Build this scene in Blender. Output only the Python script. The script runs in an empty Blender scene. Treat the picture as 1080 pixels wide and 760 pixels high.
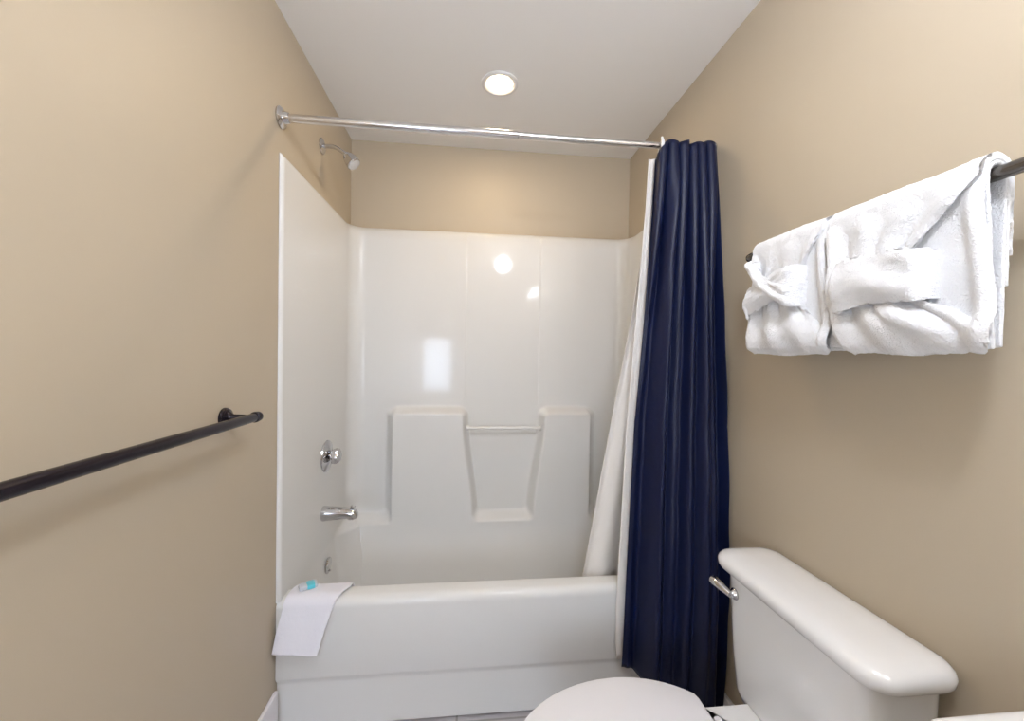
import bpy, bmesh, math, random
from mathutils import Vector, Matrix
PI = math.pi
scene = bpy.context.scene
C = scene.collection
random.seed(4)
W, B, H = 1.524, 0.80, 2.4214       # alcove width, back wall, ceiling height
YB = -2.6                            # wall behind the camera

# ------------------------------------------------------------------ camera
def make_camera():
    f, yaw, pitch, roll = 422.77, 0.1052, -0.0142, 0.0166
    cy, sy, cp, sp = math.cos(yaw), math.sin(yaw), math.cos(pitch), math.sin(pitch)
    fw = Vector((sy*cp, cy*cp, sp)); r = Vector((cy, -sy, 0)); u = r.cross(fw)
    cr, sr = math.cos(roll), math.sin(roll)
    r2 = cr*r + sr*u; u2 = -sr*r + cr*u
    cam = bpy.data.cameras.new('camera'); o = bpy.data.objects.new('camera', cam); C.objects.link(o)
    m = Matrix((r2, u2, -fw)).transposed().to_4x4(); m.translation = Vector((0.6367, -1.4088, 1.3016))
    o.matrix_world = m
    cam.sensor_fit = 'HORIZONTAL'; cam.sensor_width = 36; cam.lens = 36*f/1080; cam.clip_start = .01
    scene.camera = o
make_camera()
# ------------------------------------------------------------------ world, exposure, lights
w = bpy.data.worlds.new('world'); scene.world = w; w.use_nodes = True
w.node_tree.nodes['Background'].inputs[0].default_value = (.75, .85, 1, 1)
w.node_tree.nodes['Background'].inputs[1].default_value = .3
vs = scene.view_settings
vs.view_transform = 'Standard'; vs.look = 'None'; vs.gamma = 1; vs.use_curve_mapping = False
vs.exposure = 0.20
P_CAN, P_MAIN, P_VAN, P_WIN = 3.0, 27, 4.5, 15
def area(name, loc, rot, size, power, col, shape='DISK', size_y=None, spread=PI):
    l = bpy.data.lights.new(name, 'AREA'); l.shape = shape; l.size = size
    if size_y: l.size_y = size_y
    l.energy = power; l.color = col; l.spread = spread
    o = bpy.data.objects.new(name, l); o.location = loc; o.rotation_euler = rot; C.objects.link(o); return o
area('alcove_downlight_lamp', (.743, .262, H-.006), (0, 0, 0), .10, P_CAN, (1, .74, .40))
def bulb(name, loc, r, power, col):
    l = bpy.data.lights.new(name, 'POINT'); l.energy = power; l.color = col; l.shadow_soft_size = r
    o = bpy.data.objects.new(name, l); o.location = loc; C.objects.link(o); return o
for y in (-2.15, -1.95, -1.75): bulb('vanity_bulb', (W-.11, y, 2.07), .04, P_VAN, (.86, .92, 1))
area('window_daylight_lamp', (.20, YB+.03, 1.15), (PI/2, 0, PI), .36, P_WIN, (.74, .84, 1), 'RECTANGLE', .70)

# ------------------------------------------------------------------ materials
def mat(name, col, rough=.5, metal=0, spec=.5, coat=0, coat_rough=.05, bump=0, bscale=60, sheen=0, var=0, vscale=3, sss=0, emit=None, estr=0, trans=0, bdetail=3, bdist=.002):
    m = bpy.data.materials.new(name); m.use_nodes = True; nt = m.node_tree; b = nt.nodes['Principled BSDF']
    b.inputs['Base Color'].default_value = (*col, 1); b.inputs['Roughness'].default_value = rough
    b.inputs['Metallic'].default_value = metal; b.inputs['Specular IOR Level'].default_value = spec
    b.inputs['Coat Weight'].default_value = coat; b.inputs['Coat Roughness'].default_value = coat_rough
    b.inputs['Sheen Weight'].default_value = sheen; b.inputs['Transmission Weight'].default_value = trans
    if sss:
        b.inputs['Subsurface Weight'].default_value = sss; b.inputs['Subsurface Radius'].default_value = (.01, .01, .01)
    if emit: b.inputs['Emission Color'].default_value = (*emit, 1); b.inputs['Emission Strength'].default_value = estr
    tc = nt.nodes.new('ShaderNodeTexCoord')
    if bump:
        n = nt.nodes.new('ShaderNodeTexNoise'); n.inputs['Scale'].default_value = bscale; n.inputs['Detail'].default_value = bdetail
        bp = nt.nodes.new('ShaderNodeBump'); bp.inputs['Strength'].default_value = bump; bp.inputs['Distance'].default_value = bdist
        nt.links.new(tc.outputs['Object'], n.inputs['Vector']); nt.links.new(n.outputs['Fac'], bp.inputs['Height']); nt.links.new(bp.outputs['Normal'], b.inputs['Normal'])
    if var:
        n2 = nt.nodes.new('ShaderNodeTexNoise'); n2.inputs['Scale'].default_value = vscale
        mx = nt.nodes.new('ShaderNodeMix'); mx.data_type = 'RGBA'
        mx.inputs[6].default_value = (*[c*(1-var) for c in col], 1); mx.inputs[7].default_value = (*[min(1, c*(1+var)) for c in col], 1)
        nt.links.new(tc.outputs['Object'], n2.inputs['Vector']); nt.links.new(n2.outputs['Fac'], mx.inputs[0]); nt.links.new(mx.outputs[2], b.inputs['Base Color'])
    return m
M_PAINT = mat('tan_eggshell_paint', (.500, .418, .308), .50, spec=.6, coat=.12, coat_rough=.45, bump=.05, bscale=260, var=.02)
M_CEIL = mat('white_ceiling_paint', (.91, .895, .88), .8, spec=.2, bump=.06, bscale=180)
M_FIBER = mat('white_fiberglass', (.745, .735, .715), .30, spec=.12, coat=.40, coat_rough=.07)
M_PORC = mat('white_porcelain', (.80, .79, .78), .12, coat=.7, coat_rough=.03)
M_SEAT = mat('white_seat_plastic', (.80, .78, .80), .3)
M_CHROME = mat('chrome', (.60, .60, .62), .10, 1)
M_ROD = mat('polished_rod_metal', (.70, .69, .70), .16, 1)
M_BLACK = mat('dark_oiled_bronze', (.018, .014, .022), .22, .6, spec=.6)
M_PEWTER = mat('dark_nickel', (.20, .19, .18), .24, 1)
M_NAVY = mat('navy_curtain_fabric', (.0030, .0068, .034), .42, spec=.32, sheen=.0, bump=.15, bscale=500, var=.06, vscale=9)
M_LINER = mat('white_vinyl_liner', (.83, .785, .735), .35, spec=.3)
M_TERRY = mat('white_terry_cloth', (.89, .89, .905), .95, spec=.1, sheen=.5, bump=.9, bscale=330, bdetail=5, bdist=.004)
M_CLOTH = mat('white_washcloth_terry', (.80, .79, .85), .95, spec=.1, sheen=.4, bump=.4, bscale=400, bdist=.002)
M_BASE = mat('white_trim_paint', (.80, .78, .80), .35)
M_PLAST = mat('white_plastic', (.80, .79, .80), .4)
M_GLOW = mat('lamp_lens', (.9, .9, .9), .5, emit=(1, .93, .82), estr=14)
M_SHADE = mat('frosted_lamp_glass', (.9, .9, .9), .4, emit=(1, .93, .84), estr=4)
M_PANE = mat('frosted_window_glass', (.8, .85, .9), .4, emit=(.72, .84, 1), estr=1.5)
GR = .080   # glowing ceiling globe: emits P_MAIN watts from its own surface
M_COOL = mat('cool_lamp_globe', (.9, .9, .9), .5, emit=(.83, .89, 1), estr=P_MAIN/(4*PI*PI*GR*GR))
M_WOOD = mat('white_cabinet_paint', (.7, .69, .67), .4)
M_TEAL = mat('teal_wrapper', (.10, .55, .66), .3, coat=.5)
M_WRAP = mat('clear_wrapper', (.62, .66, .74), .2, coat=.6)
M_MIRROR = mat('mirror_glass', (.9, .9, .9), .02, 1)
def tile_mat():
    m = bpy.data.materials.new('pale_floor_tile'); m.use_nodes = True; nt = m.node_tree; b = nt.nodes['Principled BSDF']
    tc = nt.nodes.new('ShaderNodeTexCoord'); br = nt.nodes.new('ShaderNodeTexBrick'); br.offset = 0
    br.inputs['Color1'].default_value = (.60, .56, .57, 1); br.inputs['Color2'].default_value = (.56, .53, .54, 1); br.inputs['Mortar'].default_value = (.38, .35, .33, 1)
    br.inputs['Scale'].default_value = 1; br.inputs['Brick Width'].default_value = .305; br.inputs['Row Height'].default_value = .305; br.inputs['Mortar Size'].default_value = .004
    nt.links.new(tc.outputs['Object'], br.inputs['Vector']); nt.links.new(br.outputs['Color'], b.inputs['Base Color']); b.inputs['Roughness'].default_value = .3
    return m
M_TILE = tile_mat()

# ------------------------------------------------------------------ helpers
def link_mesh(name, verts, faces, material, parent=None, smooth=True, angle=None):
    me = bpy.data.meshes.new(name); me.from_pydata([tuple(v) for v in verts], [], faces); me.update()
    bm = bmesh.new(); bm.from_mesh(me); bmesh.ops.recalc_face_normals(bm, faces=bm.faces); bm.to_mesh(me); bm.free()
    me.materials.append(material)
    for p in me.polygons: p.use_smooth = smooth
    o = bpy.data.objects.new(name, me); C.objects.link(o)
    if angle is not None: me.set_sharp_from_angle(angle=math.radians(angle))
    if parent is not None:
        o.parent = parent; o.matrix_parent_inverse = Matrix.Translation(-parent.location)
    return o
class MB:
    def __init__(s): s.v = []; s.f = []
    def add(s, v, f):
        k = len(s.v); s.v += [Vector(a) for a in v]; s.f += [[i+k for i in q] for q in f]
    def loft(s, rings, cap0=True, cap1=True, closed=True):
        n = len(rings[0]); v = [p for r in rings for p in r]; f = []
        for i in range(len(rings)-1):
            for j in range(n if closed else n-1):
                a, b = i*n+j, i*n+(j+1) % n; f.append([a, b, b+n, a+n])
        if cap0: f.append(list(range(n)))
        if cap1: f.append([(len(rings)-1)*n+j for j in range(n)])
        s.add(v, f)
    def tube(s, pts, rad, n=20, caps=True):
        pts = [Vector(p) for p in pts]; rads = rad if isinstance(rad, (list, tuple)) else [rad]*len(pts)
        rings = []; up = None
        for i, p in enumerate(pts):
            d = (pts[min(i+1, len(pts)-1)]-pts[max(i-1, 0)]).normalized()
            if up is None:
                up = Vector((0, 0, 1)) if abs(d.z) < .9 else Vector((1, 0, 0))
            a = d.cross(up).normalized(); up = a.cross(d).normalized()
            rings.append([p+rads[i]*(math.cos(2*PI*k/n)*a+math.sin(2*PI*k/n)*up) for k in range(n)])
        s.loft(rings, caps, caps)
    def lathe(s, c, axis, prof, n=32):
        """prof = [(t along axis, radius)]"""
        c = Vector(c); ax = Vector(axis).normalized(); s.tube([c+ax*t for t, r in prof], [max(r, 1e-4) for t, r in prof], n) if False else None
        up = Vector((0, 0, 1)) if abs(ax.z) < .9 else Vector((1, 0, 0))
        a = ax.cross(up).normalized(); b = a.cross(ax)
        s.loft([[c+ax*t+max(r, 1e-4)*(math.cos(2*PI*k/n)*a+math.sin(2*PI*k/n)*b) for k in range(n)] for t, r in prof])
    def box(s, a, b):
        x0, y0, z0 = a; x1, y1, z1 = b
        s.add([(x0,y0,z0),(x1,y0,z0),(x1,y1,z0),(x0,y1,z0),(x0,y0,z1),(x1,y0,z1),(x1,y1,z1),(x0,y1,z1)],
              [[0,3,2,1],[4,5,6,7],[0,1,5,4],[1,2,6,5],[2,3,7,6],[3,0,4,7]])
    def build(s, name, material, parent=None, smooth=True, angle=40):
        return link_mesh(name, s.v, s.f, material, parent, smooth, angle)
def bevel(o, wd, seg=3):
    m = o.modifiers.new('bevel', 'BEVEL'); m.width = wd; m.segments = seg; m.limit_method = 'ANGLE'; return o
def rr(cx, cy, hx, hy, r, z, n=8):
    """rounded rectangle ring"""
    pts = []
    r = min(r, hx*.999, hy*.999)
    for q, (sx, sy) in enumerate(((1, 1), (-1, 1), (-1, -1), (1, -1))):
        for k in range(n+1):
            a = q*PI/2 + k*PI/2/n
            pts.append(Vector((cx+sx*(hx-r)+r*math.cos(a), cy+sy*(hy-r)+r*math.sin(a), z)))
    return pts
def tag(o, label=None, cat=None, group=None, kind=None):
    if label: o['label'] = label
    if cat: o['category'] = cat
    if group: o['group'] = group
    if kind: o['kind'] = kind
    return o
def empty(name, loc, label, cat, group=None):
    o = bpy.data.objects.new(name, None); o.location = loc; o.empty_display_size = .05; C.objects.link(o); return tag(o, label, cat, group)
def lerp(a, b, t): return a+(b-a)*t
def sstep(a, b, x):
    t = max(0, min(1, (x-a)/(b-a))); return t*t*(3-2*t)
def tab(t, pts):
    """piecewise smooth table"""
    if t <= pts[0][0]: return pts[0][1]
    for (a, va), (b, vb) in zip(pts, pts[1:]):
        if t <= b: return lerp(va, vb, (t-a)/(b-a))
    return pts[-1][1]
def struct(name, a, b, m, bev=0):
    q = MB(); q.box(a, b); o = q.build(name, m, smooth=False, angle=None); o['kind'] = 'structure'
    if bev: bevel(o, bev)
    return o

# ------------------------------------------------------------------ room shell
T = .1
struct('floor', (-T, YB-T, -T), (W+T, B+T, 0), M_TILE)
struct('ceiling', (-T, YB-T, H), (W+T, B+T, H+T), M_CEIL)
struct('wall_left', (-T, YB-T, 0), (0, B+T, H), M_PAINT)
struct('wall_right', (W, YB-T, 0), (W+T, B+T, H), M_PAINT)
struct('wall_back', (0, B, 0), (W, B+T, H), M_PAINT)
struct('wall_front', (0, YB-T, 0), (W, YB, H), M_PAINT)
struct('baseboard_left', (0, YB, 0), (.013, -.002, .16), M_BASE, .004)
struct('baseboard_right', (W-.013, YB, 0), (W, -.002, .16), M_BASE, .004)
wn = MB()
for a, b in (((.0+.01, YB, .80), (.39, YB+.02, .84)), ((.01, YB, 1.46), (.39, YB+.02, 1.50)), ((.01, YB, .84), (.04, YB+.02, 1.46)), ((.36, YB, .84), (.39, YB+.02, 1.46))): wn.box(a, b)
win = wn.build('window_1', M_BASE, smooth=False); win['kind'] = 'structure'
q = MB(); q.box((.04, YB, .84), (.36, YB+.008, 1.46)); q.build('window_pane', M_PANE, win, smooth=False)

# ------------------------------------------------------------------ one-piece tub and surround
TOP = 1.96
tub = empty('bathtub_surround', (W/2, .35, 0), 'glossy white one-piece bathtub and shower surround filling the alcove', 'bathtub')
def rbox(x, z, x0, x1, z1, r):
    dx = max(x0-x, x-x1)+r; dz = (z-z1)+r
    return math.hypot(max(dx, 0), max(dz, 0))+min(max(dx, dz), 0)-r
def back_offset(x, z):
    xr = lerp(.675, .618, sstep(.43, 1.0, z)); xl = lerp(.975, 1.03, sstep(.43, 1.0, z))
    d1 = rbox(.232+(x-.232)*(.5 if x < .232 else 1), z, .232, xr, 1.003, .035)
    d2 = rbox(1.305+(x-1.305)*(.5 if x > 1.305 else 1), z, xl, 1.305, 1.003, .035)
    k = .018
    d3 = z-.437
    # smooth union
    def smin(a, b, k=.03):
        h = max(0, min(1, .5+.5*(b-a)/k)); return lerp(b, a, h)-k*h*(1-h)
    d = smin(smin(d1, d3), d2)
    off = .078*(1-sstep(-k, k, d))
    # shallow raised panel seams above the ledges
    if z > 1.0:
        s = sstep(1.0, 1.06, z)
        off += s*.004*(1-sstep(.612, .620, x)+sstep(1.013, 1.021, x))
    if z < .43: off += (.43-z)*.22*sstep(0, .2, .43-z)
    return off
def surround():
    X0, X1, Y1, R = .014, W-.014, .775, .075
    path = []   # (pos, inward normal, wback, x)
    n = 60
    for i in range(n): path.append(((X0, (Y1-R)*i/n), (1, 0), sstep(.54, .70, (Y1-R)*i/n), 0))
    for i in range(10):
        a = PI - (PI/2)*i/10; path.append(((X0+R+R*math.cos(a), Y1-R+R*math.sin(a)), (-math.cos(a), -math.sin(a)), 1, 0))
    m = 330
    for i in range(m+1): path.append(((X0+R+(X1-X0-2*R)*i/m, Y1), (0, -1), 1, 1))
    for i in range(1, 11):
        a = PI/2 - (PI/2)*i/10; path.append(((X1-R+R*math.cos(a), Y1-R+R*math.sin(a)), (-math.cos(a), -math.sin(a)), 1, 0))
    for i in range(1, n+1): path.append(((X1, (Y1-R)*(1-i/n)), (-1, 0), sstep(.54, .70, (Y1-R)*(1-i/n)), 0))
    zs = [.10+(.36-.10)*i/12 for i in range(12)] + [.36+(1.1-.36)*i/150 for i in range(150)] + [1.1+(TOP-.02-1.1)*i/20 for i in range(21)]
    rows = []
    for z in zs:
        row = []
        for (x, y), (nx, ny), wb, isb in path:
            off = back_offset(x, z) if isb else (back_offset(.1, z)*wb + (1-wb)*max(0, .43-z)*.10)
            row.append(Vector((x+nx*off, y+ny*off, z)))
        rows.append(row)
    # rounded top flange back to the wall
    for (dz, do) in ((.006, -.001), (.014, -.006), (.02, -.014), (.02, -.029)):
        rows.append([Vector((max(.002, min(W-.002, x+nx*do)), min(B-.002, y+ny*do), TOP-.02+dz)) for (x, y), (nx, ny), wb, isb in path])
    # front flanges: extra columns at each end
    out = []
    for r in rows:
        p0, p1 = r[0], r[-1]
        L = [Vector((-.0+.001, 0, p0.z)), Vector((max(.002, p0.x-.007), 0, p0.z)), Vector((p0.x-.004, .003, p0.z)), Vector((p0.x, .010, p0.z))]
        Rr = [Vector((p1.x, .010, p1.z)), Vector((p1.x+.004, .003, p1.z)), Vector((min(W-.002, p1.x+.007), 0, p1.z)), Vector((W-.001, 0, p1.z))]
        if p0.z < .45:
            L = [Vector((p.x, .045, p.z)) for p in L]; Rr = [Vector((p.x, .045, p.z)) for p in Rr]
            r = r[:1]+[Vector((p.x, max(p.y, .046), p.z)) for p in r[1:-1]]+r[-1:]
        out.append(L + r[1:-1] + Rr)
    nn = len(out[0]); v = [p for r in out for p in r]; f = []
    for i in range(len(out)-1):
        for j in range(nn-1): f.append([i*nn+j, i*nn+j+1, (i+1)*nn+j+1, (i+1)*nn+j])
    return link_mesh('surround_panel', v, f, M_FIBER, tub, True, 60)
surround()
def apron():
    prof = [(.055, 0), (.055, .012), (.012, .014), (.012, .165), (.010, .176), (.003, .187), (0, .195), (0, .425)]
    prof += [(.030-.030*math.cos(a), .43+.030*math.sin(a)) for a in [PI/2*k/8 for k in range(9)]]
    prof += [(.065+.025*math.sin(a), .435+.025*math.cos(a)) for a in [PI/2*k/8 for k in range(9)]]
    prof += [(.105, .30), (.135, .13), (.16, .105)]
    xs = [0.002] + [.03+(W-.06)*i/24 for i in range(25)] + [W-.002]
    v = []; f = []; n = len(prof)
    for x in xs:
        for y, z in prof: v.append((x, y, z))
    for i in range(len(xs)-1):
        for j in range(n-1): f.append([i*n+j, i*n+j+1, (i+1)*n+j+1, (i+1)*n+j])
    o = link_mesh('apron', v, f, M_FIBER, tub, True, 50)
    return o
apron()
q = MB(); q.add([(.05, .10, .11), (W-.05, .10, .11), (W-.05, .72, .105), (.05, .72, .105)], [[0, 1, 2, 3]]); q.box((.05, .10, .09), (W-.05, .72, .104)); q.build('basin_floor', M_FIBER, tub)
q = MB(); q.tube([(.628+(1.022-.628)*i/8, .712, .912) for i in range(9)], .0085, 16)
for x in (.632, 1.018): q.lathe((x-.006, .712, .912), (1, 0, 0), [(0, .014), (.012, .014)], 20)
q.build('grab_bar', M_FIBER, tub)['label'] = 'white washcloth bar across the moulded niche'
ov = MB(); ov.lathe((.020, .435, .352), (1, 0, -.06), [(0, .034), (.004, .036), (.009, .033), (.012, .020), (.013, 0)], 32); ov.lathe((.030, .435, .330), (1, 0, 0), [(0, .005), (.006, .004)], 10)
ov.build('overflow_plate', M_CHROME, tub)['label'] = 'round chrome overflow plate'

# ------------------------------------------------------------------ fixtures on the left tub wall
va = empty('shower_valve', (.015, .422, .843), 'round chrome shower valve with knob on left tub wall above spout', 'faucet valve')
q = MB(); q.lathe((.014, .422, .843), (1, 0, 0), [(0, .066), (.004, .070), (.009, .068), (.013, .056), (.016, .036), (.019, .030), (.022, .018)], 48); q.build('escutcheon', M_CHROME, va)
q = MB()
q.lathe((.029, .422, .843), (1, 0, 0), [(0, .016), (.008, .015), (.014, .013)], 24)
kr = []
for t, r, amp in ((.012, .016, 0), (.016, .030, .003), (.026, .032, .004), (.040, .030, .004), (.046, .024, .002), (.048, .010, 0)):
    kr.append([Vector((.029+t, .422+(r+amp*math.cos(6*a))*math.cos(a), .843+(r+amp*math.cos(6*a))*math.sin(a))) for a in [2*PI*k/60 for k in range(60)]])
q.loft(kr); q.build('knob', M_CHROME, va)
sp = empty('tub_spout', (.015, .394, .602), 'chrome tub spout with lift diverter on left tub wall', 'faucet')
q = MB(); rings = []
for t, hy, hz, dz in ((0, .030, .030, 0), (.006, .031, .031, 0), (.02, .029, .029, 0), (.06, .026, .026, 0), (.10, .024, .0225, -.001), (.125, .023, .021, -.004), (.138, .021, .019, -.007), (.145, .014, .012, -.010), (.147, .004, .004, -.011)):
    rings.append([Vector((.014+t, .394+hy*math.cos(a), .602+dz+hz*math.sin(a)*(1.1 if math.sin(a) < 0 else 1))) for a in [2*PI*k/32 for k in range(32)]])
q.loft(rings); q.lathe((.134, .394, .592), (0, 0, -1), [(0, .017), (.016, .017), (.018, .013)], 24)
q.build('spout_body', M_CHROME, sp)
q = MB(); q.lathe((.138, .394, .612), (.1, 0, 1), [(0, .004), (.012, .004), (.014, .010), (.018, .011), (.021, .006)], 20); q.build('diverter_knob', M_CHROME, sp)
sh = empty('shower_fixture', (.001, .375, 2.170), 'small chrome shower head on bent arm high on left alcove wall', 'shower head')
q = MB(); q.lathe((.001, .375, 2.170), (1, 0, 0), [(0, .033), (.003, .033), (.008, .026), (.012, .014)], 36); q.build('wall_flange', M_CHROME, sh)
arm = [(0.002, .375, 2.170), (.03, .374, 2.171), (.05, .372, 2.169), (.068, .370, 2.162), (.085, .368, 2.151), (.105, .366, 2.137)]
q = MB(); q.tube(arm, .0085, 16); q.build('shower_arm', M_CHROME, sh)
q = MB(); d = Vector((.62, -.10, -.75)).normalized()
q.lathe(Vector((.101, .366, 2.140)), d, [(0, .010), (.004, .014), (.010, .014), (.013, .012), (.017, .022), (.028, .026), (.050, .030), (.058, .030), (.062, .026), (.063, .0)], 32)
q.build('spray_head', M_CHROME, sh)

# ------------------------------------------------------------------ shower curtain rod
RZ, RY = 2.073, .003
rod = empty('shower_curtain_rod', (W/2, RY, RZ), 'chrome telescoping shower curtain rod spanning the top of the alcove opening', 'curtain rod')
q = MB(); q.tube([(.006, RY, RZ), (.79, RY, RZ)], .0140, 24); q.lathe((.785, RY, RZ), (1, 0, 0), [(0, .0146), (.008, .0146), (.010, .012)], 24); q.build('outer_tube', M_ROD, rod)
q = MB(); q.tube([(.788, RY, RZ), (W-.006, RY, RZ)], .0115, 24); q.build('inner_tube', M_ROD, rod)
for x, s, g in ((0, 1, 1), (W, -1, .72)):
    q = MB(); q.lathe((x+s*.001, RY, RZ), (s, 0, 0), [(0, .034*g), (.005, .035*g), (.010, .030*g), (.014, .021*g), (.026, .018*g), (.030, .016*g)], 36); q.build('end_flange', M_CHROME, rod)

# ------------------------------------------------------------------ curtain and liner
def curtain():
    nu, nt = 260, 120
    v = []; f = []
    rnd = random.Random(7)
    def pos(u, t):
        # t 0 top .. 1 bottom ; u 0 left .. 1 right
        zb = tab(u, [(0, .195), (.25, .165), (.55, .105), (.85, .075), (1, .11)]) + .006*math.sin(u*23)
        zt = 2.068 - .060*sstep(.12, .03, u) + .006*math.sin(u*2*PI*6.5) + .004*math.sin(u*31)
        z = lerp(zt, zb, t)
        xl = tab(t, [(0, 1.288), (.1, 1.278), (.32, 1.252), (.53, 1.222), (.78, 1.205), (.95, 1.196), (1, 1.192)])
        xr = tab(t, [(0, 1.507), (.3, 1.508), (.6, 1.509), (1, 1.508)])
        yc = lerp(tab(t, [(0, -.034), (.2, -.045), (.8, -.05), (1, -.05)]), tab(t, [(0, -.045), (.1, -.070), (.3, -.105), (.55, -.145), (.8, -.175), (1, -.165)]), sstep(0, .95, u))
        k = lerp(1.0, .16, sstep(.03, .38, t))
        ph = 2*PI*6.5*u + .9*math.sin(2*PI*u*1.4+.6) + .25*math.sin(3*t+5*u)
        fold = math.sin(ph); fold = math.copysign(abs(fold)**.8, fold)
        amp = .017*k + .002
        x = lerp(xl, xr, u) + .010*k*math.cos(ph)*sstep(0, .08, u)*sstep(1, .94, u)
        # broad folds lower down
        uu = u+.05*math.sin(2.2*t+1)
        big = sstep(.02, .35, t)*(.017*math.sin(2*PI*(2.3*uu+.05)) + .010*math.sin(2*PI*(3.9*uu+.40)+1.2*t) + .004*math.sin(2*PI*(7.3*uu)+2.5*t))
        # a diagonal tuck near the top left
        tuck = -.020*math.exp(-((u-(.36-.55*t))/.045)**2)*sstep(.36, .05, t)
        y = yc + amp*fold + big + tuck + .0025*math.sin(40*t+9*u)*sstep(.1, .5, t)*math.sin(11*u)
        # hem crease about half way down the left side
        y += .003*math.exp(-((z-1.075)/.008)**2)
        return Vector((x, min(y, -.004 if z < .55 else .03), z))
    for i in range(nt+1):
        for j in range(nu+1): v.append(pos(j/nu, i/nt))
    for i in range(nt):
        for j in range(nu): a = i*(nu+1)+j; f.append([a, a+1, a+nu+2, a+nu+1])
    o = link_mesh('shower_curtain', v, f, M_NAVY, None, True)
    s = o.modifiers.new('thickness', 'SOLIDIFY'); s.thickness = .0016; s.offset = 0
    tag(o, 'navy blue fabric shower curtain bunched at the right end of the rod', 'shower curtain')
curtain()
def liner():
    nu, nt = 90, 80; v = []; f = []
    def sheet(fn, nu, nt):
        k = len(v)
        for i in range(nt+1):
            for j in range(nu+1): v.append(fn(j/nu, i/nt))
        for i in range(nt):
            for j in range(nu): a = k+i*(nu+1)+j; f.append([a, a+1, a+nu+2, a+nu+1])
    def inner(u, t):
        z = lerp(2.035, .30, t)
        xl = tab(z, [(.30, 1.075), (.476, 1.100), (1.03, 1.180), (1.47, 1.250), (2.04, 1.315)])
        xr = tab(z, [(.30, 1.44), (2.04, 1.46)])
        y = tab(z, [(.30, .150), (.46, .125), (1.1, .085), (2.04, .032)])
        ph = 2*PI*5*u+1.5
        return Vector((lerp(xl, xr, u), y+(.006+.012*t)*math.sin(.45*ph+1.2*t)*sstep(0, .1, u), z))
    def outer(u, t):
        z = lerp(2.030, .20, t)
        xl = tab(t, [(0, 1.281), (.1, 1.271), (.32, 1.240), (.53, 1.209), (.78, 1.188), (.90, 1.176), (.97, 1.180), (1, 1.186)])
        y = tab(t, [(0, .018), (.3, .006), (.8, -.012), (.9, -.018), (1, -.014)])
        xr = 1.34
        return Vector((lerp(xl, xr, u), y+.004*math.sin(2*PI*2*u+.6)*sstep(0, .2, u)*(1 if z > .5 else -.4), z))
    sheet(inner, 90, 80); sheet(outer, 24, 80)
    o = link_mesh('shower_liner', v, f, M_LINER, None, True)
    s = o.modifiers.new('thickness', 'SOLIDIFY'); s.thickness = .0012; s.offset = 0
    tag(o, 'white vinyl liner hanging behind the navy shower curtain into the tub', 'shower liner')
liner()
def ring_mesh():
    q = MB(); n, m = 28, 10; R, r = .0235, .0022; rings = []
    for i in range(n):
        a = 2*PI*i/n
        rings.append([Vector((r*math.sin(b), (R+r*math.cos(b))*math.cos(a), (R*1.15+r*math.cos(b))*math.sin(a)-.006)) for b in [2*PI*k/m for k in range(m)]])
    rings.append(rings[0]); q.loft(rings, False, False)
    q.lathe((0, 0, -.038), (0, 0, 1), [(0, .003), (.004, .0045), (.008, .003)], 10)
    return q
rx = [1.322, 1.352, 1.378, 1.402, 1.424, 1.445, 1.466, 1.486]
r0 = ring_mesh().build('curtain_ring', M_PLAST); r0.location = (rx[0]+.0, RY, RZ-.002)
# the first ring is a wider hook hanging in front of the gap in the hem
tag(r0, 'white plastic curtain ring at the left edge of the bunched curtain', 'curtain ring', 'curtain rings on the rod')
for i, x in enumerate(rx[1:]):
    c = r0.copy(); C.objects.link(c); c.location = (x, RY, RZ-.002); c.rotation_euler = (0, 0, (.3, -.2, .25, -.3, .1, -.15, .2)[i])
    c['label'] = 'white plastic curtain ring mostly hidden by the bunched curtain hem'
ch = MB(); ch.tube([(1.314, -.016, 2.094), (1.313, -.024, 2.078), (1.312, -.027, 2.050), (1.311, -.026, 2.020), (1.310, -.024, 2.008)], [.004, .005, .0055, .005, .003], 12)
ho = ch.build('hook_tab', M_PLAST, r0)
ho.parent = r0; ho.matrix_parent_inverse = Matrix.Translation(-r0.location)

# ------------------------------------------------------------------ ceiling lights
def downlight(x, y, R, lens, label):
    t = empty('ceiling_downlight', (x, y, H), label, 'ceiling light')
    q = MB(); n = 48; rings = []
    for r, z in ((R, H-.0005), (R, H-.004), (R-.006, H-.008), (R-.018, H-.007), (R-.024, H-.002), (R-.024, H-.0005)):
        rings.append([Vector((x+r*math.cos(2*PI*k/n), y+r*math.sin(2*PI*k/n), z)) for k in range(n)])
    q.loft(rings, False, False); q.build('trim_ring', M_PLAST, t)
    q = MB(); q.lathe((x, y, H-.0005), (0, 0, -1), [(0, R-.024), (.003, R-.026), (.004, .0)], 40); q.build('lens', lens, t)
downlight(.743, .262, .076, M_GLOW, 'round white recessed light in ceiling above the bathtub')
dm = empty('ceiling_globe_light', (.97, -1.27, H), 'round glowing globe light on short stem under the ceiling, behind the camera', 'ceiling light')
q = MB(); q.lathe((.97, -1.27, H-.001), (0, 0, -1), [(0, .070), (.018, .070), (.024, .060), (.026, .02), (.060, .016), (.095, .016)], 40); q.build('base_plate', M_PLAST, dm)
q = MB(); q.lathe((.97, -1.27, H-.17), (0, 0, -1), [(-GR*math.cos(PI*k/24), GR*math.sin(PI*k/24)) for k in range(25)], 48); q.build('glass_globe', M_COOL, dm)
vl = empty('vanity_light', (W, -1.95, 1.92), 'three-shade vanity light on right wall behind the camera', 'wall light')
q = MB(); q.box((W-.025, -2.25, 1.94), (W, -1.65, 2.02)); bevel(q.build('backplate', M_CHROME, vl, smooth=False), .006)
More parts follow.
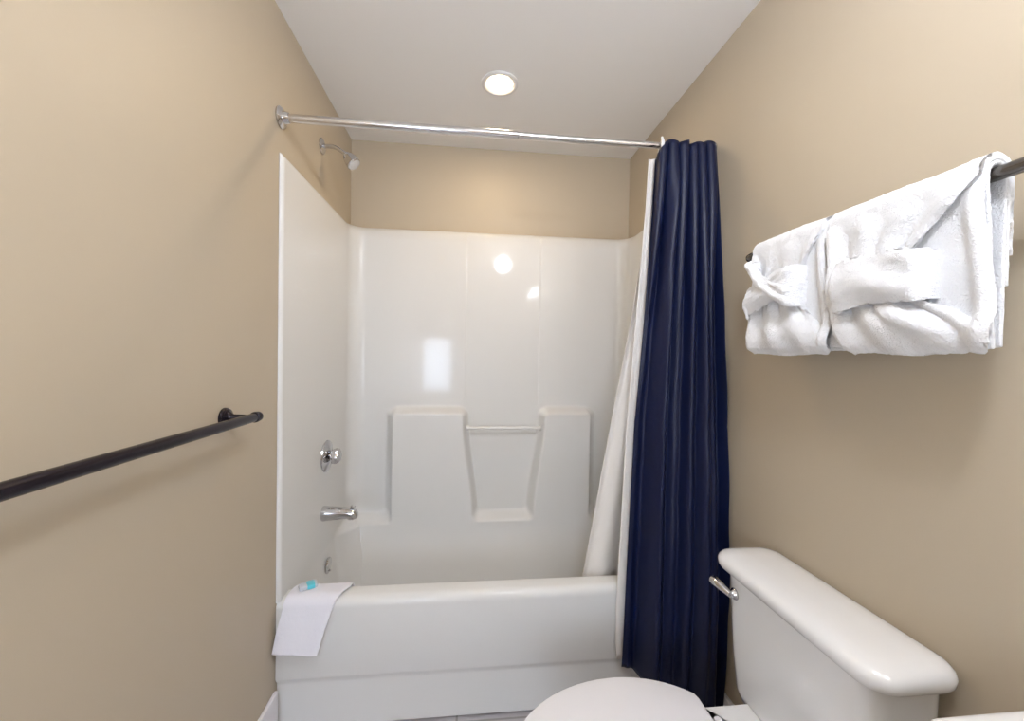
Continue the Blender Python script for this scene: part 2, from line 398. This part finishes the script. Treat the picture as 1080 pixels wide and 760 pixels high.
for y in (-2.15, -1.95, -1.75):
    q = MB(); q.tube([(W-.02, y, 1.97), (W-.06, y, 1.90), (W-.11, y, 1.885), (W-.11, y, 1.905)], .008, 12); q.build('arm', M_CHROME, vl)
    q = MB(); q.lathe((W-.11, y, 1.90), (0, 0, 1), [(0, .0), (.001, .025), (.02, .035), (.06, .05), (.11, .058), (.112, .0)], 32); q.build('shade', M_SHADE, vl)

# ------------------------------------------------------------------ towel bars
def towel_bar(name, wx, s, z, y_far, y_near, m, label, posts, r=.0095, stand=.07):
    t = empty(name, (wx, (y_far+y_near)/2, z), label, 'towel bar')
    bx = wx+s*stand
    q = MB(); q.tube([(bx, y_far, z), (bx, y_near, z)], r, 24); q.build('bar', m, t)
    for y, d in ((y_far, 1), (y_near, -1)):
        q = MB(); q.lathe((bx, y-d*.014, z), (0, d, 0), [(0, r), (.001, r+.0022), (.008, r+.0028), (.010, r+.001), (.013, r+.002), (.022, r+.001), (.026, r*.5), (.027, 0)], 24); q.build('end_cap', m, t)
    for y in posts:
        q = MB(); q.lathe((wx+s*.0005, y, z), (s, 0, 0), [(0, .027), (.004, .027), (.007, .024), (.010, .024), (.014, .017), (.022, .010), (stand-.006, .0085), (stand, .006)], 32); q.build('wall_post', m, t)
towel_bar('towel_bar', 0, 1, 1.124, -.268, -.90, M_BLACK, 'long black towel bar with nothing on it, on the left wall', (-.290, -.872), r=.0120)
towel_bar('towel_bar', W, -1, 1.594, -.322, -.925, M_PEWTER, 'dark metal towel bar on right wall above the toilet, holding towels', (-.345, -.900), r=.0110, stand=.08)
BX, BZ = W-.08, 1.594

# ------------------------------------------------------------------ towels on the right bar
def hnoise(a, b, s=1):
    return math.sin(a*7.3*s+b*3.1)*.5+math.sin(a*13.7*s-b*9.2*s+1.3)*.3+math.sin(b*17.1*s+a*5.1+2.1)*.2
def drape(v, f, far, near, zfront, zback, r, xbase, relief, nu=90, nv=110, yback=None, hem=None):
    """a towel sheet hung over the bar. far/near: y limits as functions of z on the front;
    xbase: front plane offset; relief(yu, z) pushes the front out towards the room"""
    k = len(v)
    path = []
    nb = 20
    for i in range(nb): path.append(('b', lerp(zback, BZ, i/nb)))
    for i in range(14): path.append(('a', PI*i/14))
    for i in range(nv+1): path.append(('f', i/nv))
    for kind, t in path:
        for j in range(nu+1):
            u = j/nu
            if kind == 'b':
                y = lerp(far(BZ), near(BZ), u); v.append(Vector((min(BX+r, W-.008), y, t)))
            elif kind == 'a':
                y = lerp(far(BZ), near(BZ), u)
                v.append(Vector((min(BX+r*math.cos(t), W-.008), y, BZ+r*1.02*math.sin(t)+.002*hnoise(y*4, 1))))
            else:
                zb = zfront if not callable(zfront) else zfront(u)
                z = lerp(BZ, zb, t)
                y = lerp(far(z), near(z), u)
                v.append(Vector((BX-r - xbase*sstep(0, .12, t) - relief(u, y, z, t)*sstep(0, .1, t), y, z)))
    n = nu+1
    for i in range(len(path)-1):
        for j in range(nu): a = k+i*n+j; f.append([a, a+1, a+n+1, a+n])
def finish(name, v, f, th, label, cat, group, m=M_TERRY, disp=.0022):
    o = link_mesh(name, v, f, m, None, True)
    s = o.modifiers.new('thickness', 'SOLIDIFY'); s.thickness = th; s.offset = 0
    s.use_rim = True
    b = o.modifiers.new('soft_edges', 'BEVEL'); b.width = th*.45; b.segments = 2; b.limit_method = 'ANGLE'; b.angle_limit = math.radians(60)
    tx = bpy.data.textures.new(name+'_nap', 'CLOUDS'); tx.noise_scale = .008; tx.noise_depth = 2
    d = o.modifiers.new('nap', 'DISPLACE'); d.texture = tx; d.strength = disp; d.texture_coords = 'LOCAL'
    return tag(o, label, cat, group)
T_ = lambda pts: (lambda z: tab(z, pts))
GB = 'bath towels on the right towel bar'; GH = 'gathered hand towels on the right towel bar'; GW = 'washcloth bands around the hand towels'
def set_towels(yf, yn, near_set):
    # base towel, outer fold and inner fold with a rolled edge
    v, f = [], []
    n_out = (-.868 if near_set else -.628)
    drape(v, f, T_([(1.3, yf-.02), (1.6, yf-.012)]), T_([(1.32, n_out-.012), (1.42, n_out-.008), (1.60, n_out)]), 1.322, 1.325, .0165, .000,
          lambda u, y, z, t: .002*hnoise(y*3, z*4), nu=60, nv=80)
    n_in = (-.884 if near_set else -.612)
    def rel(u, y, z, t):
        edge = math.exp(-((u-.955)/.05)**2)*.014*sstep(1.60, 1.52, z)
        bot = math.exp(-((z-1.350)/.022)**2)*.012*sstep(.45, .8, u)
        return edge + bot + .0015*hnoise(y*4, z*5)
    drape(v, f, T_([(1.3, yf-.006), (1.6, yf-.006)]), T_([(1.32, n_in-.004), (1.37, n_in-.012), (1.42, n_in-.006), (1.55, n_in+.012), (1.60, n_in+.016)]), 1.330, 1.42, .022, .004, rel, nu=80, nv=90)
    finish('bath_towel', v, f, .006, 'white bath towel hung over the right bar, %s' % ('nearer the camera' if near_set else 'nearer the navy curtain'), 'bath towel', GB)
    # gathered hand towel
    v, f = [], []
    if near_set:
        far = T_([(1.31, -.672), (1.33, -.650), (1.36, -.636), (1.41, -.628), (1.50, -.626), (1.53, -.618), (1.60, -.606)])
        near = T_([(1.31, -.866), (1.325, -.882), (1.35, -.885), (1.372, -.862), (1.395, -.822), (1.415, -.788), (1.50, -.786), (1.52, -.800), (1.555, -.832), (1.585, -.860), (1.60, -.870)])
        zc, c0, zb = 1.456, .42, (lambda u: 1.316+.004*math.sin(u*9))
    else:
        far = T_([(1.31, -.382), (1.33, -.370), (1.36, -.372), (1.41, -.384), (1.44, -.392), (1.52, -.390), (1.60, -.368)])
        near = T_([(1.31, -.585), (1.325, -.607), (1.36, -.603), (1.40, -.570), (1.425, -.545), (1.50, -.532), (1.52, -.540), (1.56, -.566), (1.60, -.592)])
        zc, c0, zb = 1.460, .5, (lambda u: 1.318-.006*math.sin(u*PI))
    def rel(u, y, z, t):
        up = sstep(zc, 1.59, z); dn = sstep(zc, 1.34, z)
        belly = .020*math.exp(-((z-1.365)/.035)**2)*(math.sin(PI*min(1, max(0, u)))**.6)
        ph = u*(3.1 if near_set else 2.6)*2*PI+(.8 if near_set else 2.0)
        gather = .0075*math.sin(ph+.8*(z-zc)*12)*(1-.75*up)*(1-.35*dn)
        gather += .005*math.sin(ph*2.1+1)*math.exp(-((z-zc)/.05)**2)
        pinch = .010*math.exp(-((z-zc)/.05)**2)
        rolln = (.012 if near_set else .008)*math.exp(-((u-.95)/.06)**2)*(up+dn)
        rollf = .007*math.exp(-((u-.03)/.05)**2)
        # bulging knot to the lower near side
        knot = (.020 if near_set else .006)*math.exp(-((u-.62)/.14)**2-((z-1.385)/.030)**2)
        diag = .007*math.exp(-(((u-.30)-(1.60-z)*1.2)/.07)**2)*up if near_set else .006*math.exp(-(((u-.62)+(1.60-z)*1.6)/.09)**2)*up
        sag = -.016*sstep(1.335, 1.316, z)
        return belly+gather+pinch+rolln+rollf+knot+diag+sag+.0015*hnoise(y*6, z*7)
    drape(v, f, far, near, zb, 1.47, .027, .003, rel, nu=110, nv=120)
    finish('hand_towel', v, f, .010, 'white terry hand towel cinched by a %s on the right bar' % ('wide flat band' if near_set else 'crossed band'), 'hand towel', GH, disp=.003)
set_towels(-.366, -.628, False)
set_towels(-.606, -.914, True)
def band(v, f, pts, hw, xo, thick=.0, puff=.010, n=60):
    """a flat folded strip following pts (y, z) across the front and tucking back at the ends"""
    k = len(v); m = 20
    for i in range(n+1):
        s = i/n
        yy = tab(s, [(a/(len(pts)-1), p[0]) for a, p in enumerate(pts)]); zz = tab(s, [(a/(len(pts)-1), p[1]) for a, p in enumerate(pts)])
        h = tab(s, [(a/(len(pts)-1), p[2]) for a, p in enumerate(pts)]) if len(pts[0]) > 2 else hw
        e = 2*s-1; dep = (max(0, 1-abs(e)**7))**.5     # rounded ends turning back to the wall
        for j in range(m+1):
            c = 2*j/m-1
            xx = lerp(BX-.018, xo - puff*(1-abs(c)**3) - .0025*hnoise(s*2, c) - .003*math.sin(c*4+s*5), dep)
            v.append(Vector((xx, yy, zz+c*h)))
    for i in range(n):
        for j in range(m): a = k+i*(m+1)+j; f.append([a, a+1, a+m+2, a+m+1])
v, f = [], []
band(v, f, [(-.648, 1.446, .044), (-.656, 1.448, .050), (-.68, 1.452, .049), (-.72, 1.456, .046), (-.76, 1.455, .044), (-.80, 1.450, .044), (-.812, 1.449, .041)], .045, 1.384)
o = finish('washcloth_band', v, f, .009, 'white terry washcloth folded as a wide flat band around the nearer hand towel', 'washcloth', GW, disp=.003)
v, f = [], []
band(v, f, [(-.388, 1.440, .034), (-.395, 1.446, .036), (-.40, 1.456, .034), (-.46, 1.474, .032), (-.52, 1.490, .030), (-.548, 1.494, .028)], .03, 1.384, n=60)
band(v, f, [(-.398, 1.552, .010), (-.404, 1.548, .013), (-.42, 1.533, .016), (-.44, 1.505, .018), (-.49, 1.472, .020), (-.53, 1.452, .022), (-.545, 1.446, .020)], .02, 1.379, n=60)
o = finish('washcloth_band', v, f, .008, 'white terry washcloth crossed over itself as a band around the farther hand towel', 'washcloth', GW, disp=.003)

# ------------------------------------------------------------------ washcloth and soap on the tub rim
def rim_towel():
    v, f = [], []; nu, nv = 50, 80
    prof = [(.098, .400), (.097, .43)]
    prof += [(.065+.031*math.sin(a), .436+.031*math.cos(a)) for a in [PI/2*(1-k/6) for k in range(7)]]
    prof += [(.03-.036*math.sin(a), .432+.035*math.cos(a)) for a in [PI/2*k/8 for k in range(9)]]
    prof += [(-.010, .40), (-.016, .37), (-.026, .33), (-.034, .300)]
    # resample by length
    L = [0]
    for a, b in zip(prof, prof[1:]): L.append(L[-1]+math.hypot(a[0]-b[0], a[1]-b[1]))
    for i in range(nv+1):
        s = L[-1]*i/nv
        y = tab(s, [(l, p[0]) for l, p in zip(L, prof)]); z = tab(s, [(l, p[1]) for l, p in zip(L, prof)])
        t = i/nv
        xl = tab(t, [(0, .060), (.3, .034), (.6, .024), (.8, .014), (1, .008)]); xr = tab(t, [(0, .236), (.3, .228), (.5, .196), (.75, .168), (1, .150)])
        fr = sstep(.5, .8, t)
        for j in range(nu+1):
            u = j/nu
            v.append(Vector((lerp(xl, xr, u), y-fr*(.004+.003*math.sin(u*7+1))-.006*fr*t*math.sin(PI*u), z+.002*math.sin(u*6)*fr + (.012*(u-.5)*-1)*fr + .0035)))
    for i in range(nv):
        for j in range(nu): a = i*(nu+1)+j; f.append([a, a+1, a+nu+2, a+nu+1])
    o = finish('washcloth', v, f, .006, 'white washcloth draped over the left end of the bathtub rim', 'washcloth', None, M_CLOTH, .0012)
rim_towel()
so = empty('soap_bar', (.085, .052, .473), 'small soap bar in clear and teal wrapper on the rim washcloth', 'soap')
def soap(hx, hy, z0, z1, m, name, cx, ang=.5):
    q = MB(); rings = []
    for z, k in ((z0, .85), (z0+.002, 1), ((z0+z1)/2, 1.03), (z1-.002, .97), (z1, .80)):
        rings.append([Vector((.085+math.cos(ang)*(p.x)-math.sin(ang)*p.y, .052+math.sin(ang)*p.x+math.cos(ang)*p.y, p.z)) for p in rr(cx, 0, hx*k, hy*k, .006, z)])
    q.loft(rings); q.build(name, m, so)
soap(.029, .017, .474, .489, M_WRAP, 'soap_body', 0)
soap(.0145, .0180, .4735, .4900, M_TEAL, 'wrapper_label', .008)

# ------------------------------------------------------------------ toilet
to = empty('toilet', (1.2, -.565, 0), 'white porcelain toilet with closed lid and tank against right wall', 'toilet')
YC = -.565
q = MB(); rings = []
for z, x0, hy, r in ((.350, 1.425, .150, .03), (.358, 1.400, .172, .04), (.378, 1.380, .186, .045), (.41, 1.370, .192, .045), (.50, 1.364, .197, .04), (.60, 1.359, .200, .04), (.70, 1.356, .203, .038), (.728, 1.354, .204, .038)):
    rings.append(rr((x0+1.515)/2, YC-.006, (1.515-x0)/2, hy+.006, r, z))
q.loft(rings); q.build('tank', M_PORC, to)
q = MB(); rings = []
for z, k in ((.722, -.004), (.724, .004), (.732, .009), (.744, .010), (.752, .007), (.759, .0), (.764, -.012), (.7675, -.030), (.769, -.060)):
    rings.append(rr(1.4265, YC-.005, .084+k, .229+k, max(.012, .044+k*.6), z, 10))
q.loft(rings); q.build('tank_lid', M_PORC, to)
q = MB(); q.lathe((1.358, -.408, .668), (-1, 0, 0), [(0, .015), (.004, .015), (.008, .012), (.014, .008), (.018, .008)], 24)
q.tube([(1.342, -.408, .668), (1.338, -.398, .671), (1.333, -.384, .675), (1.329, -.366, .678), (1.327, -.354, .679)], [.008, .009, .011, .013, .012], 16)
q.build('flush_handle', M_CHROME, to)['label'] = 'chrome flush lever'
def egg(x0, x1, hy, z, n=64, cut=None, sharp=1.0):
    """oval with pointed front towards -x; cut: flat back at this x"""
    cx = (x0+x1)/2; a = (x1-x0)/2; pts = []
    for k in range(n):
        t = 2*PI*k/n; x = cx+a*math.cos(t); y = YC+hy*math.sin(t)*(1-.07*(-math.cos(t)))
        if cut is not None: x = min(x, cut)
        pts.append(Vector((x, y, z)))
    return pts
q = MB()
q.loft([egg(.765, 1.30, .190, .398, cut=1.245), egg(.762, 1.302, .193, .404, cut=1.246), egg(.765, 1.30, .190, .411, cut=1.245)]); q.build('seat', M_SEAT, to)
q = MB()
q.loft([egg(.747, 1.29, .198, .4125, cut=1.236), egg(.740, 1.297, .204, .418, cut=1.238), egg(.742, 1.295, .202, .425, cut=1.237), egg(.775, 1.28, .182, .430, cut=1.230), egg(.85, 1.22, .12, .433)]); q.build('seat_lid', M_SEAT, to)
q = MB(); rings = []
for z, x0, x1, hy in ((0, .95, 1.36, .115), (.02, .955, 1.355, .110), (.10, .965, 1.34, .100), (.18, .93, 1.33, .110), (.26, .86, 1.33, .140), (.33, .80, 1.33, .172), (.375, .775, 1.33, .186), (.392, .775, 1.325, .186), (.397, .785, 1.315, .178)):
    rings.append(egg(x0, x1, hy, z))
q.loft(rings)
rings = [rr(1.35, YC, hx, hy, .03, z) for z, hx, hy in ((.30, .10, .085), (.34, .135, .11), (.375, .145, .125), (.392, .145, .126), (.397, .140, .122))]
q.loft(rings); q.build('bowl', M_PORC, to)
for y in (YC-.075, YC+.075):
    q = MB(); q.lathe((1.262, y, .397), (0, 0, 1), [(0, .012), (.007, .012), (.012, .009), (.013, 0)], 20); q.build('hinge_cap', M_SEAT, to)

# ------------------------------------------------------------------ vanity at the lower right corner
vn = empty('bathroom_vanity', (1.40, -1.4, 0), 'white vanity countertop corner in the foreground at right, nearer than toilet tank', 'vanity')
q = MB(); q.loft([rr(1.355, -1.45, .158, .465, .03, z) for z in (.02, .81)]); q.build('cabinet', M_WOOD, vn)
for y in (-1.67, -1.23):
    q = MB(); q.box((1.182, y-.20, .12), (1.196, y+.20, .78)); d_ = q.build('cabinet_door', M_WOOD, vn, smooth=False); bevel(d_, .003)
    k_ = MB(); k_.lathe((1.182, y+.15*(1 if y < -1.4 else -1), .60), (-1, 0, 0), [(0, .006), (.012, .006), (.016, .014), (.024, .012), (.026, 0)], 20); k_.build('door_knob', M_CHROME, d_)
q = MB(); q.loft([rr(1.3555, -1.45, .1675+k, .482+k, .04+k, z) for z, k in ((.812, -.002), (.815, .0), (.844, .0), (.854, -.003), (.858, -.010))]); q.build('countertop', M_PORC, vn)
q = MB(); n = 40
q.loft([[Vector((1.35+a*math.cos(2*PI*k/n), -1.5+b*math.sin(2*PI*k/n), z)) for k in range(n)] for a, b, z in ((.135, .20, .8585), (.128, .193, .866), (.115, .18, .861), (.09, .15, .8595), (.03, .05, .8590))], True, True); q.build('sink_basin', M_PORC, vn)
